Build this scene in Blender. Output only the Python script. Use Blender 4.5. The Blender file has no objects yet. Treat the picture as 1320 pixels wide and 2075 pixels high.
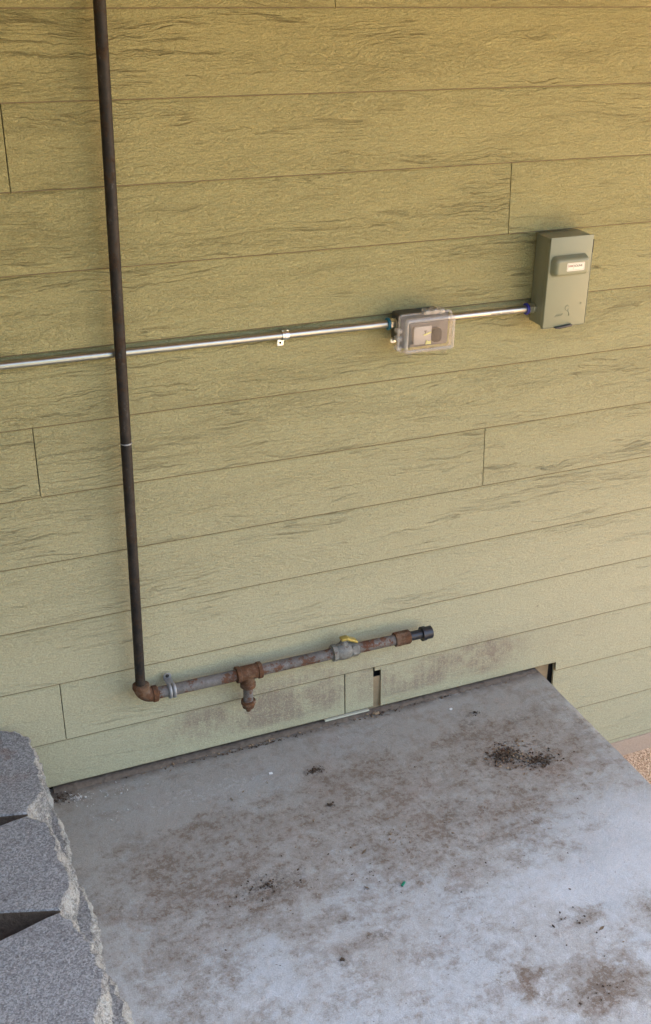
import bpy, bmesh, math, random
from mathutils import Vector, Matrix, noise as mn
random.seed(7)
C = bpy.context.scene.collection
S = bpy.context.scene

# ---------------------------------------------------------------- camera
cam = bpy.data.cameras.new('camera')
cam.sensor_fit = 'HORIZONTAL'; cam.sensor_width = 36
cam.lens = 2440.476/1320*36
cam.shift_x = (660-770.76)/1320; cam.shift_y = (1058.91-1037.5)/1320
cam.clip_start = .05; cam.clip_end = 400
co = bpy.data.objects.new('camera', cam); C.objects.link(co)
yaw, pitch, roll = -.4512, -.4788, .0373
co.matrix_world = (Matrix.Translation((0, -2.6328, 2.1571)) @ Matrix.Rotation(yaw, 4, 'Z')
                   @ Matrix.Rotation(math.pi/2+pitch, 4, 'X') @ Matrix.Rotation(roll, 4, 'Z'))
S.camera = co

# ---------------------------------------------------------------- sky, sun, exposure
SUN_EL, SUN_AZ = math.radians(50), math.radians(75)      # sun behind the house, a little to the right (azimuth from +Y towards +X)
w = bpy.data.worlds.new('World'); S.world = w; w.use_nodes = True
nt = w.node_tree; nt.nodes.clear()
sky = nt.nodes.new('ShaderNodeTexSky'); sky.sky_type = 'NISHITA'; sky.sun_disc = False
sky.sun_elevation = SUN_EL; sky.sun_rotation = SUN_AZ; sky.air_density = 1.0; sky.dust_density = 3.0; sky.ozone_density = .6
bg = nt.nodes.new('ShaderNodeBackground'); bg.inputs[1].default_value = .15
wo = nt.nodes.new('ShaderNodeOutputWorld')
nt.links.new(sky.outputs[0], bg.inputs[0]); nt.links.new(bg.outputs[0], wo.inputs[0])
sl = bpy.data.lights.new('sun', 'SUN'); sl.energy = 4.6; sl.angle = math.radians(.5); sl.color = (1, .87, .66)
so = bpy.data.objects.new('sun', sl); C.objects.link(so)
sd = Vector((math.sin(SUN_AZ)*math.cos(SUN_EL), math.cos(SUN_AZ)*math.cos(SUN_EL), math.sin(SUN_EL)))
so.rotation_euler = sd.to_track_quat('Z', 'Y').to_euler(); so.location = (0, 0, 8)
S.view_settings.view_transform = 'Standard'; S.view_settings.look = 'None'
S.view_settings.gamma = 1; S.view_settings.exposure = 2.66
try: S.view_settings.use_curve_mapping = False
except Exception: pass

# ---------------------------------------------------------------- node helpers
class N:
    def __init__(s, name):
        s.m = bpy.data.materials.new(name); s.m.use_nodes = True
        s.t = s.m.node_tree; s.b = s.t.nodes['Principled BSDF']; s.o = s.t.nodes['Material Output']
    def n(s, typ, **kw):
        x = s.t.nodes.new(typ)
        for k, v in kw.items(): setattr(x, k, v)
        return x
    def link(s, a, b): s.t.links.new(a, b)
    def put(s, sock, v):
        if hasattr(v, 'is_output') or isinstance(v, bpy.types.NodeSocket): s.link(v, sock)
        else: sock.default_value = v
    def math(s, op, a, b=0, c=0, clamp=False):
        x = s.n('ShaderNodeMath', operation=op, use_clamp=clamp)
        s.put(x.inputs[0], a); s.put(x.inputs[1], b); s.put(x.inputs[2], c); return x.outputs[0]
    def vmath(s, op, a, b=(0, 0, 0)):
        x = s.n('ShaderNodeVectorMath', operation=op); s.put(x.inputs[0], a); s.put(x.inputs[1], b)
        return x.outputs[1] if op in ('LENGTH', 'DISTANCE') else x.outputs[0]
    def noise(s, vec, scale, detail=4, rough=.55, dist=0):
        x = s.n('ShaderNodeTexNoise'); s.put(x.inputs['Vector'], vec)
        x.inputs['Scale'].default_value = scale; x.inputs['Detail'].default_value = detail
        x.inputs['Roughness'].default_value = rough; x.inputs['Distortion'].default_value = dist; return x
    def ramp(s, v, a, b, lo=0., hi=1.):
        x = s.n('ShaderNodeMapRange', interpolation_type='SMOOTHSTEP'); s.put(x.inputs[0], v)
        s.put(x.inputs[1], a); s.put(x.inputs[2], b); s.put(x.inputs[3], lo); s.put(x.inputs[4], hi); return x.outputs[0]
    def mix(s, f, a, b, blend='MIX'):
        x = s.n('ShaderNodeMix', data_type='RGBA', blend_type=blend)
        s.put(x.inputs[0], f)
        for i, v in ((6, a), (7, b)):
            if isinstance(v, tuple): v = (*v, 1) if len(v) == 3 else v
            s.put(x.inputs[i], v)
        return x.outputs[2]
    def bump(s, h, dist, strength=1, normal=None):
        x = s.n('ShaderNodeBump'); s.put(x.inputs['Height'], h)
        x.inputs['Distance'].default_value = dist; x.inputs['Strength'].default_value = strength
        if normal is not None: s.link(normal, x.inputs['Normal'])
        return x.outputs[0]
    def sep(s, v):
        x = s.n('ShaderNodeSeparateXYZ'); s.link(v, x.inputs[0]); return x.outputs
    def comb(s, a, b, c):
        x = s.n('ShaderNodeCombineXYZ'); s.put(x.inputs[0], a); s.put(x.inputs[1], b); s.put(x.inputs[2], c); return x.outputs[0]
    def pos(s): return s.n('ShaderNodeNewGeometry').outputs['Position']
    def obj(s): return s.n('ShaderNodeTexCoord').outputs['Object']
    def rnd(s): return s.n('ShaderNodeObjectInfo').outputs['Random']
    def done(s, col=None, rough=None, nor=None, metal=None, spec=None):
        if col is not None: s.put(s.b.inputs['Base Color'], (*col, 1) if isinstance(col, tuple) else col)
        if rough is not None: s.put(s.b.inputs['Roughness'], rough)
        if nor is not None: s.link(nor, s.b.inputs['Normal'])
        if metal is not None: s.put(s.b.inputs['Metallic'], metal)
        if spec is not None: s.b.inputs['Specular IOR Level'].default_value = spec
        return s.m

def ellipses(n, P, lst):
    """sum of soft spots at (x, y, rx, ry, amount) in the plane of P.x, P.y"""
    x, y, _ = n.sep(P); tot = None
    for cx, cy, rx, ry, am in lst:
        a = n.math('DIVIDE', n.math('SUBTRACT', x, cx), rx); b = n.math('DIVIDE', n.math('SUBTRACT', y, cy), ry)
        d = n.math('SQRT', n.math('ADD', n.math('MULTIPLY', a, a), n.math('MULTIPLY', b, b)))
        v = n.ramp(d, 0., 1., am, 0.)
        tot = v if tot is None else n.math('ADD', tot, v)
    return tot

# ---------------------------------------------------------------- materials
def mat_siding():
    n = N('painted_fibre_cement')
    P = n.pos(); X, Y, Z = n.sep(P); r = n.rnd()
    off = n.math('MULTIPLY', r, 37.)
    base = n.comb(n.math('ADD', X, off), 0, n.math('ADD', Z, n.math('MULTIPLY', r, 11.)))
    # slow warp so the grain wanders
    wv = n.noise(n.vmath('MULTIPLY', base, (3.0, 1, 9.0)), 1.0, 2).outputs['Fac']
    bx, _, bz = n.sep(base)
    bz2 = n.math('ADD', bz, n.math('MULTIPLY', n.math('SUBTRACT', wv, .5), .075))
    g = n.comb(bx, 0, bz2)
    lines = n.noise(n.vmath('MULTIPLY', g, (7, 1, 165)), 1.0, 2, .6, .3).outputs['Fac']
    mid = n.noise(n.vmath('MULTIPLY', g, (40, 1, 120)), 1.0, 4, .65, .8).outputs['Fac']
    peb = n.noise(n.vmath('MULTIPLY', base, (120, 1, 210)), 1.0, 3, .7, .8).outputs['Fac']
    def creases(q, w, sc, msk, lo, hi):
        c = n.noise(n.vmath('MULTIPLY', q, sc), 1.0, 3, .5).outputs['Fac']
        r_ = n.ramp(n.math('ABSOLUTE', n.math('SUBTRACT', c, .5)), 0., w, 1., 0.)
        k = n.ramp(n.noise(n.vmath('MULTIPLY', base, msk), 1.0, 3).outputs['Fac'], lo, hi)
        return n.math('MULTIPLY', r_, k)
    g2 = n.comb(bx, 0, n.math('ADD', bz, n.math('MULTIPLY', n.math('SUBTRACT', n.noise(n.vmath('MULTIPLY', base, (6.5, 1, 5)), 1.0, 4, .6).outputs['Fac'], .5), .06)))
    crease = n.math('MAXIMUM', creases(g2, .0065, (1.0, 1, 36), (1.3, 1, 10), .50, .60), creases(g, .0085, (2.0, 1, 80), (2.6, 1, 14), .54, .62))
    la = n.ramp(n.noise(n.vmath('MULTIPLY', base, (1.6, 1, 12)), 1.0, 2).outputs['Fac'], .38, .60)
    # the lower courses are pressed with a much smoother face
    hz = n.ramp(Z, .15, 1.05, .14, 1.)
    h = n.math('ADD', n.math('MULTIPLY', n.math('MULTIPLY', lines, la), .45), n.math('MULTIPLY', mid, n.math('SUBTRACT', 1.15, n.math('MULTIPLY', la, .8))))
    h = n.math('ADD', n.math('MULTIPLY', h, hz), n.math('MULTIPLY', peb, n.math('ADD', n.math('MULTIPLY', hz, .42), .24)))
    relief = h
    h = n.math('SUBTRACT', h, n.math('MULTIPLY', crease, n.math('MULTIPLY', hz, .62)))
    nor = n.bump(h, .0090, 1.0)
    # colour: khaki paint, with cooler light below and crease shading painted in
    bl = n.noise(n.vmath('MULTIPLY', P, (2, 1, 3)), 1.0, 4).outputs['Fac']
    col = n.mix(bl, (.335, .303, .130), (.382, .350, .162))
    col = n.mix(n.ramp(Z, .1, 1.5, .65, 0.), col, (.425, .400, .288))          # greyer below: fading of the warm light painted into the colour
    col = n.mix(n.math('MULTIPLY', n.math('MULTIPLY', crease, hz), .12), col, (.17, .135, .06))
    low = n.math('MULTIPLY', n.ramp(mid, .50, .34), n.math('MULTIPLY', hz, .10))                # low spots painted darker to strengthen the relief's shading
    col = n.mix(low, col, (.215, .165, .075))
    fine = n.noise(n.vmath('MULTIPLY', P, (1, 1, 1)), 260, 3, .7).outputs['Fac']
    col = n.mix(.40, col, n.mix(n.ramp(fine, .3, .7), (.62, .6, .55), (1.25, 1.25, 1.2)), 'MULTIPLY')
    # splashed brown soil on the lowest courses
    XZ = n.comb(X, Z, 0)
    dm = ellipses(n, XZ, [(1.05, .09, .42, .13, 1.2), (1.42, .08, .18, .11, 1.1), (1.62, .10, .20, .12, 1.5), (1.25, .17, .45, .10, .32),
                          (.80, .11, .34, .11, .95), (.95, .21, .5, .10, .30), (1.9, .12, .3, .16, .15), (1.73, .12, .12, .1, .5)])
    sp = n.noise(P, 210, 4, .75).outputs['Fac']
    stq = n.noise(n.vmath('MULTIPLY', P, (75, 1, 4)), 1.0, 4).outputs['Fac']
    dirt = n.math('MULTIPLY', n.math('MULTIPLY', n.math('MULTIPLY', dm, n.ramp(n.noise(P, 9, 5, .7).outputs['Fac'], .35, .62, .25, 1.2)), n.ramp(sp, .28, .58)), n.ramp(stq, .30, .62, .5, 1.))
    clean = n.ramp(Z, .035, .05, .25, 1.)
    dirt = n.math('MULTIPLY', dirt, clean, clamp=True)
    col = n.mix(n.math('MULTIPLY', dirt, .85, clamp=True), col, (.225, .172, .122))
    # scattered fly specks
    v = n.n('ShaderNodeTexVoronoi', feature='F1'); n.link(n.vmath('MULTIPLY', P, (1, .2, 1)), v.inputs['Vector']); v.inputs['Scale'].default_value = 11
    sel = n.math('LESS_THAN', n.sep(v.outputs['Color'])[0], .20)
    spk = n.math('MULTIPLY', n.ramp(v.outputs['Distance'], .018, .034, 1., 0.), sel)
    col = n.mix(n.math('MULTIPLY', spk, .75), col, (.10, .075, .04))
    return n.done(col, .62, nor, spec=.30)

def mat_concrete():
    n = N('stained_concrete'); P = n.pos(); X, Y, Z = n.sep(P)
    warp = n.noise(P, 3.2, 3).outputs['Color']
    Q = n.vmath('ADD', P, n.vmath('MULTIPLY', n.vmath('SUBTRACT', warp, (.5, .5, .5)), (.05, .05, .0)))
    a = n.noise(Q, 4.2, 6, .62).outputs['Fac']
    b = n.noise(n.vmath('ADD', Q, (5.1, 2.2, 0)), 13, 6, .68).outputs['Fac']
    c = n.noise(n.vmath('ADD', P, (1, 7, 0)), 48, 5, .7).outputs['Fac']
    base = n.mix(n.ramp(a, .3, .7), (.40, .422, .418), (.53, .558, .560))
    base = n.mix(n.math('MULTIPLY', n.ramp(c, .3, .7), .35), base, (.57, .585, .58))
    base = n.mix(n.math('MULTIPLY', n.ramp(Y, -.85, -.05), .85), base, (.300, .290, .252))       # old dust film towards the wall, with the skylight's fade painted in
    # where soil has dried on: heavier in a band a step away from the wall, cleaner near the wall and on the front right
    W2 = n.vmath('ADD', Q, n.vmath('MULTIPLY', n.vmath('SUBTRACT', n.noise(P, 17, 5, .7).outputs['Color'], (.5, .5, .5)), (.20, .15, 0)))
    fld = ellipses(n, W2, [(.62, -.45, .40, .30, .10), (1.1, -.36, .55, .28, .10), (1.60, -.34, .36, .30, .13), (1.2, -.60, .5, .20, .07),
                          (.75, -.58, .22, .14, .07), (1.34, -1.13, .14, .10, .24), (1.18, -1.04, .06, .07, .22), (.50, -.75, .2, .25, .05),
                          (1.24, -.52, .1, .12, .07), (.9, -.80, .08, .05, .12), (.80, -.72, .14, .05, .10), (.42, -1.0, .10, .06, .14), (1.42, -.93, .07, .05, .10), (1.6, -.98, .12, .10, .08), (1.15, -.22, .25, .08, .09), (1.45, -.2, .15, .08, .08), (.52, -.4, .12, .12, .08), (.65, -.27, .1, .06, .07), (1.45, -.55, .15, .1, .07),
                          (1.75, -.8, .3, .33, -.16), (.75, -.16, .45, .10, -.07), (1.42, -.84, .30, .16, -.10), (.62, -.86, .14, .10, -.05), (1.25, -.2, .14, .06, -.06), (1.62, -1.15, .2, .1, -.06)])
    Q2 = n.vmath('ADD', n.vmath('MULTIPLY', Q, (1, 1.25, 1)), (2.3, 8.1, 0))
    b2 = n.noise(Q2, 8.5, 9, .66).outputs['Fac']; b3 = n.noise(n.vmath('ADD', P, (3, 1, 0)), 27, 8, .74).outputs['Fac']
    v = n.math('ADD', n.math('ADD', n.math('MULTIPLY', b2, .60), n.math('MULTIPLY', b3, .40)), fld)
    v = n.math('ADD', v, n.math('MULTIPLY', n.math('SUBTRACT', c, .5), .16))
    d1 = n.ramp(v, .47, .60)
    d2 = n.ramp(v, .60, .645)
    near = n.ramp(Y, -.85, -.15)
    hf = n.noise(n.vmath('ADD', P, (4, 4, 4)), 60, 6, .78).outputs['Fac']
    d2 = n.math('MULTIPLY', d2, n.ramp(hf, .40, .54, .25, 1.)); d1 = n.math('MULTIPLY', d1, n.ramp(hf, .36, .58, .45, 1.))
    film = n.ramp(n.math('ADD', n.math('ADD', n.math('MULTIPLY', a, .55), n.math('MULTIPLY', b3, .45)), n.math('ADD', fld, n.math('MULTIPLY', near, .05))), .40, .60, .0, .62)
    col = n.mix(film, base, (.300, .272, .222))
    col = n.mix(n.math('MULTIPLY', d1, .60), col, (.215, .180, .138))
    col = n.mix(n.ramp(n.math('ADD', n.math('MULTIPLY', b3, .5), n.math('ADD', n.math('MULTIPLY', hf, .5), n.math('MULTIPLY', fld, .45))), .555, .615, 0., .62), col, (.175, .135, .098))
    col = n.mix(n.math('MULTIPLY', d2, .55), col, (.165, .120, .084))
    col = n.mix(n.ramp(n.math('SUBTRACT', n.math('ADD', n.math('MULTIPLY', b3, .4), n.math('MULTIPLY', hf, .6)), fld), .56, .64, 0., .30), col, (.56, .55, .53))
    # a reddish tinge where water dried
    rd = n.ramp(n.noise(n.vmath('ADD', P, (9, 3, 0)), 6, 5).outputs['Fac'], .55, .70)
    col = n.mix(n.math('MULTIPLY', rd, .10), col, (.30, .18, .14))
    # fine grit over everything
    gt = n.noise(P, 330, 3, .75).outputs['Fac']
    col = n.mix(.5, col, n.mix(n.ramp(gt, .3, .7), (.72, .71, .70), (1.22, 1.22, 1.22)), 'MULTIPLY')
    # black specks
    vo = n.n('ShaderNodeTexVoronoi'); n.link(P, vo.inputs['Vector']); vo.inputs['Scale'].default_value = 48
    sel = n.math('LESS_THAN', n.sep(vo.outputs['Color'])[0], .26)
    sk = n.math('MULTIPLY', n.ramp(vo.outputs['Distance'], .05, .13, 1., 0.), sel)
    col = n.mix(n.math('MULTIPLY', sk, .6), col, (.10, .075, .055))
    e = n.math('MULTIPLY', ellipses(n, n.vmath('ADD', P, n.vmath('MULTIPLY', n.vmath('SUBTRACT', n.noise(P, 26, 5, .7).outputs['Color'], (.5, .5, .5)), (.09, .07, 0))), [(1.545, -.335, .075, .055, 1.5), (1.625, -.385, .085, .05, 1.3), (1.012, -.185, .05, .025, 1.2), (1.0, -.335, .03, .025, .7),
                                           (.74, -.55, .13, .08, .8), (1.55, -.12, .04, .02, .8), (1.33, -1.13, .05, .05, .25), (1.18, -1.04, .03, .03, .3),
                                           (1.35, -.93, .04, .03, .5), (.82, -.83, .02, .02, .8), (.36, -.02, .05, .05, 1.), (.86, -.72, .03, .02, .6), (.93, -.80, .05, .02, .8), (1.28, -.5, .05, .05, .5), (.68, -.62, .04, .03, .6), (1.52, -.16, .05, .03, .6), (1.66, -.2, .06, .04, .5)]), n.ramp(n.noise(P, 95, 5, .75).outputs['Fac'], .42, .6), clamp=True)
    col = n.mix(n.math('MULTIPLY', e, .85), col, (.060, .045, .030))
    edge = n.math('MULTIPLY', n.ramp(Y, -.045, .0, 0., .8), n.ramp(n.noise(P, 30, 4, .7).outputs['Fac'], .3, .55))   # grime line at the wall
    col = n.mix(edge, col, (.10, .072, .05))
    h = n.math('ADD', n.math('MULTIPLY', c, .5), n.math('MULTIPLY', b, .8))
    h = n.math('ADD', h, n.math('MULTIPLY', n.noise(P, 260, 3, .7).outputs['Fac'], .28))
    nor = n.bump(h, .0048, .9)
    return n.done(col, n.ramp(d1, 0, 1, .60, .9), nor, spec=.30)

def mat_block(split):
    n = N('split_block_face' if split else 'cast_block_top'); P = n.pos()
    va = n.n('ShaderNodeTexVoronoi'); n.link(P, va.inputs['Vector']); va.inputs['Scale'].default_value = 300
    f = n.math('ADD', n.math('MULTIPLY', n.noise(P, 150, 4, .8).outputs['Fac'], .6), n.math('MULTIPLY', n.sep(va.outputs['Color'])[0], .4)); g = n.noise(P, 22, 5, .65).outputs['Fac']; k = n.noise(P, 75, 4, .7).outputs['Fac']
    if split:
        col = n.mix(n.ramp(g, .40, .60), (.20, .19, .17), (.42, .395, .335))
        col = n.mix(n.ramp(f, .35, .65, 0., .5), col, (.60, .585, .53))
        col = n.mix(n.ramp(k, .54, .66, 0., .75), col, (.15, .14, .135))
    else:
        col = n.mix(n.ramp(f, .28, .72), (.20, .195, .185), (.40, .395, .375))
        col = n.mix(n.ramp(g, .5, .75, 0., .45), col, (.16, .14, .13))
        X, Y, Z = n.sep(P)
        rust = n.math('MULTIPLY', n.ramp(n.noise(P, 16, 4).outputs['Fac'], .52, .66), n.ramp(Y, -.32, -.1, 0., .45))
        col = n.mix(rust, col, (.20, .11, .07))
        pit = n.ramp(n.noise(n.vmath('ADD', P, (7, 1, 3)), 70, 3, .6).outputs['Fac'], .62, .70, 0., .5)
        col = n.mix(pit, col, (.075, .072, .07))
        lt = n.ramp(n.noise(n.vmath('ADD', P, (3, 3, 3)), 240, 2, .5).outputs['Fac'], .66, .74, 0., .5)
        col = n.mix(lt, col, (.45, .45, .45))
    h = n.math('ADD', f, n.math('MULTIPLY', k, 1.0))
    return n.done(col, .95, n.bump(h, .008 if split else .0042, 1.), spec=.15)

def mat_rust(name, paint, cover, rustc=(.20, .072, .028), rust2=(.085, .035, .018), metal=0., spec=.3):
    n = N(name); P = n.pos()
    a = n.noise(P, 26, 6, .7).outputs['Fac']; b = n.noise(P, 110, 4, .7).outputs['Fac']
    rc = n.mix(n.ramp(b, .3, .7), rust2, rustc)
    pc = n.mix(n.ramp(b, .25, .8), tuple(.72*c for c in paint), tuple(min(1, 1.25*c) for c in paint))
    m = n.ramp(n.math('ADD', a, n.math('MULTIPLY', n.math('SUBTRACT', b, .5), .40)), cover-.05, cover+.05)
    col = n.mix(m, pc, rc)
    fk = n.noise(n.vmath('ADD', n.vmath('MULTIPLY', P, (1, 1, .6)), (4, 9, 2)), 70, 4, .75).outputs['Fac']
    col = n.mix(n.ramp(fk, .60, .68, 0., .5), col, tuple(min(.5, 1.6*c+.05) for c in paint))
    gr_ = n.noise(P, 14, 4, .7).outputs['Fac']; col = n.mix(n.ramp(gr_, .45, .65, 0., .35), col, (.055, .040, .028))
    return n.done(col, n.ramp(m, 0, 1, .55, .9), n.bump(n.math('ADD', a, n.math('MULTIPLY', b, .6)), .0016, .8), metal=metal, spec=spec)

def mat_simple(name, col, rough=.5, metal=0., var=.12, scale=60, bump=.0006, spec=.5):
    n = N(name); P = n.pos(); f = n.noise(P, scale, 4, .65).outputs['Fac']
    lo = tuple(c*(1-var) for c in col); hi = tuple(min(1, c*(1+var)) for c in col)
    return n.done(n.mix(f, lo, hi), n.ramp(f, .2, .8, max(.02, rough-.06), rough+.08), n.bump(f, bump, .6), metal, spec)

def mat_clear(name='clear_polycarbonate', haze=(.01, .03)):
    n = N(name); n.t.nodes.remove(n.b)
    tr = n.n('ShaderNodeBsdfTransparent'); tr.inputs[0].default_value = (.93, .92, .90, 1)
    gl = n.n('ShaderNodeBsdfGlossy'); gl.inputs['Roughness'].default_value = .04
    df = n.n('ShaderNodeBsdfDiffuse'); df.inputs[0].default_value = (.6, .58, .54, 1)
    lw = n.n('ShaderNodeLayerWeight'); lw.inputs[0].default_value = .5
    fr = n.math('ADD', n.math('MULTIPLY', n.math('POWER', lw.outputs['Facing'], 4), .5), .04)
    sc = n.noise(n.pos(), 60, 3).outputs['Fac']
    m1 = n.n('ShaderNodeMixShader'); n.put(m1.inputs[0], n.ramp(sc, .3, .7, haze[0], haze[1])); n.link(tr.outputs[0], m1.inputs[1]); n.link(df.outputs[0], m1.inputs[2])
    m2 = n.n('ShaderNodeMixShader'); n.link(fr, m2.inputs[0]); n.link(m1.outputs[0], m2.inputs[1]); n.link(gl.outputs[0], m2.inputs[2])
    n.link(m2.outputs[0], n.o.inputs[0]); return n.m

def mat_ground():
    n = N('pinkish_grit'); P = n.pos()
    v = n.n('ShaderNodeTexVoronoi'); n.link(P, v.inputs['Vector']); v.inputs['Scale'].default_value = 170
    f = n.noise(P, 7, 5, .6).outputs['Fac']
    col = n.mix(n.sep(v.outputs['Color'])[0], (.46, .29, .17), (.80, .58, .38))
    col = n.mix(n.ramp(f, .4, .7, 0., .4), col, (.33, .25, .19))
    return n.done(col, .95, n.bump(n.math('ADD', v.outputs['Distance'], n.noise(P, 60, 4).outputs['Fac']), .006, .8), spec=.15)

def mat_soil():
    n = N('dry_soil'); P = n.pos(); f = n.noise(P, 60, 6, .7).outputs['Fac']
    return n.done(n.mix(f, (.05, .036, .025), (.20, .15, .105)), .95, n.bump(f, .012, .9), spec=.1)

M = dict(siding=mat_siding(), concrete=mat_concrete(), top=mat_block(False), face=mat_block(True), ground=mat_ground(), soil=mat_soil(),
         riser=mat_rust('dark_oxidised_pipe', (.013, .011, .009), .56, (.042, .026, .014), (.018, .012, .008)),
         pipe=mat_rust('grey_painted_pipe', (.150, .138, .122), .54, (.125, .055, .027), (.075, .038, .022)),
         pipe_rusty=mat_rust('mostly_rusted_pipe', (.155, .140, .120), .50, (.135, .050, .022), (.08, .034, .018)),
         fitting=mat_rust('rusted_iron_fitting', (.15, .085, .045), .47, (.130, .056, .022), (.070, .032, .016)),
         zinc=mat_simple('dull_zinc', (.27, .27, .26), .5, .4, .18, 120),
         valve=mat_rust('corroded_valve_body', (.20, .195, .165), .60, (.12, .075, .05), (.10, .085, .07)),
         brass=mat_simple('worn_yellow_lever', (.38, .30, .08), .35, .45, .25, 90),
         black=mat_simple('black_iron', (.016, .017, .020), .42, 0, .3, 90, .0008),
         emt=mat_simple('galvanised_conduit', (.44, .425, .36), .36, 1., .05, 40, .0001),
         bright=mat_simple('bright_zinc_plate', (.72, .73, .68), .30, 1., .08, 80, .0002),
         teal=mat_simple('teal_ring_plastic', (.012, .13, .19), .35, 0, .1, 80, .0002),
         blue=mat_simple('blue_ring_plastic', (.025, .03, .26), .3, 0, .1, 80, .0002),
         box=mat_simple('grey_green_enamel', (.215, .222, .135), .42, 0, .06, 14, .0004),
         dark=mat_simple('dark_gap', (.02, .018, .015), .8),
         sticker=mat_simple('cream_sticker', (.70, .66, .53), .4, 0, .05, 60, .0001),
         ink=mat_simple('sticker_ink', (.07, .05, .04), .5, 0, .1, 60, .0001),
         redink=mat_simple('sticker_red_ink', (.30, .10, .08), .5, 0, .1, 60, .0001),
         bronze=mat_simple('dark_cast_box', (.085, .080, .060), .5, .2, .15, 60),
         clear=mat_clear(), frost=mat_clear('frosted_cover_rim', (.20, .24)), recept=mat_simple('grey_receptacle', (.36, .33, .30), .4, 0, .05, 50, .0002),
         plate=mat_simple('grey_cover_base', (.10, .10, .105), .45, 0, .08, 50, .0002),
         lime=mat_simple('yellow_green_piece', (.62, .62, .22), .4, 0, .1, 50, .0002),
         light_blocker=mat_simple('dark_light_blocker', (.045, .055, .025), .9, 0, .5, 9, .02, .1),
         wood=mat_simple('bare_sheathing', (.27, .20, .115), .85, 0, .35, 45, .003, .2),
         felt=mat_simple('black_building_felt', (.012, .011, .010), .9),
         flash=mat_simple('cream_flashing_strip', (.50, .48, .36), .5, 0, .15, 60),
         found=mat_simple('tan_stucco_footing', (.42, .31, .22), .9, 0, .25, 160, .004, .2),
         plaster=mat_simple('house_paint', (.33, .28, .14), .8), unseen_soffit=mat_simple('unseen_light_shaping_soffit', (.26, .15, .07), .7),
         edge=mat_simple('lap_shadow_grime_edge', (.150, .120, .062), .9, 0, .4, 35),  # lap shadow line painted onto the board's bottom edge, with some grime
         white=mat_simple('white_chip', (.75, .75, .72), .5), green=mat_simple('green_scrap_plastic', (.01, .20, .11), .35),
         pebble=mat_simple('pale_grit', (.44, .42, .38), .8, 0, .35, 30), crumb=mat_simple('dark_dirt_crumb', (.082, .058, .040), .95, 0, .5, 70, .001, .1),
         drift=mat_simple('swept_soil', (.150, .118, .088), .95, 0, .55, 120, .003, .1), tancrumb=mat_simple('tan_leaf_crumb', (.24, .17, .10), .9, 0, .3, 70))

# ---------------------------------------------------------------- mesh helpers
def link(name, bm, mats, parent=None, smooth=False, auto=None):
    me = bpy.data.meshes.new(name)
    bmesh.ops.recalc_face_normals(bm, faces=bm.faces[:])
    bm.to_mesh(me); bm.free()
    for m in (mats if isinstance(mats, (list, tuple)) else [mats]): me.materials.append(m)
    o = bpy.data.objects.new(name, me); C.objects.link(o)
    if smooth:
        for p in me.polygons: p.use_smooth = True
        if auto is not None:
            me.set_sharp_from_angle(angle=math.radians(auto))
    if parent: o.parent = parent
    return o
def mark(o, label=None, cat=None, group=None, kind=None):
    for k, v in (('label', label), ('category', cat), ('group', group), ('kind', kind)):
        if v: o[k] = v
    return o
def thing(name, label, cat, group=None, loc=(0, 0, 0)):
    o = bpy.data.objects.new(name, None); C.objects.link(o); o.location = loc; o.empty_display_size = .05
    return mark(o, label, cat, group)
def bevel(bm, r, seg=2, ang=30):
    es = [e for e in bm.edges if len(e.link_faces) == 2 and e.calc_face_angle(0) > math.radians(ang)]
    if es and r > 0: bmesh.ops.bevel(bm, geom=es, offset=r, segments=seg, affect='EDGES', profile=.5, clamp_overlap=True)
def box(bm, lo, hi, r=0, seg=2):
    t = bmesh.new(); bmesh.ops.create_cube(t, size=1)
    for v in t.verts: v.co = Vector([lo[i]+(v.co[i]+.5)*(hi[i]-lo[i]) for i in range(3)])
    bevel(t, r, seg); me = bpy.data.meshes.new('t'); t.to_mesh(me); t.free(); bm.from_mesh(me); bpy.data.meshes.remove(me)
def lathe(bm, a, b, prof, seg=24, phase=0.):
    """prof: (distance along a->b in metres, radius)"""
    a = Vector(a); d = (Vector(b)-a).normalized(); q = d.to_track_quat('Z', 'Y'); rings = []
    for t, r in prof:
        rings.append([bm.verts.new(a+d*t+q@Vector((r*math.cos(2*math.pi*i/seg+phase), r*math.sin(2*math.pi*i/seg+phase), 0))) for i in range(seg)])
    for k in range(len(rings)-1):
        for i in range(seg):
            j = (i+1) % seg; bm.faces.new((rings[k][i], rings[k][j], rings[k+1][j], rings[k+1][i]))
    bm.faces.new(rings[0][::-1]); bm.faces.new(rings[-1])
def tube(bm, pts, r, seg=20, rz=None):
    pts = [Vector(p) for p in pts]; rings = []
    for k, p in enumerate(pts):
        d = (pts[min(k+1, len(pts)-1)]-pts[max(k-1, 0)]).normalized(); q = d.to_track_quat('Z', 'Y')
        if k == 0: u = q@Vector((1, 0, 0))
        u = (u-d*u.dot(d)).normalized(); v = d.cross(u); rr = r if not callable(r) else r(k/(len(pts)-1))
        rings.append([bm.verts.new(p+(u*math.cos(2*math.pi*i/seg)+v*math.sin(2*math.pi*i/seg))*rr) for i in range(seg)])
    for k in range(len(rings)-1):
        for i in range(seg):
            j = (i+1) % seg; bm.faces.new((rings[k][i], rings[k][j], rings[k+1][j], rings[k+1][i]))
    bm.faces.new(rings[0][::-1]); bm.faces.new(rings[-1])
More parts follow.
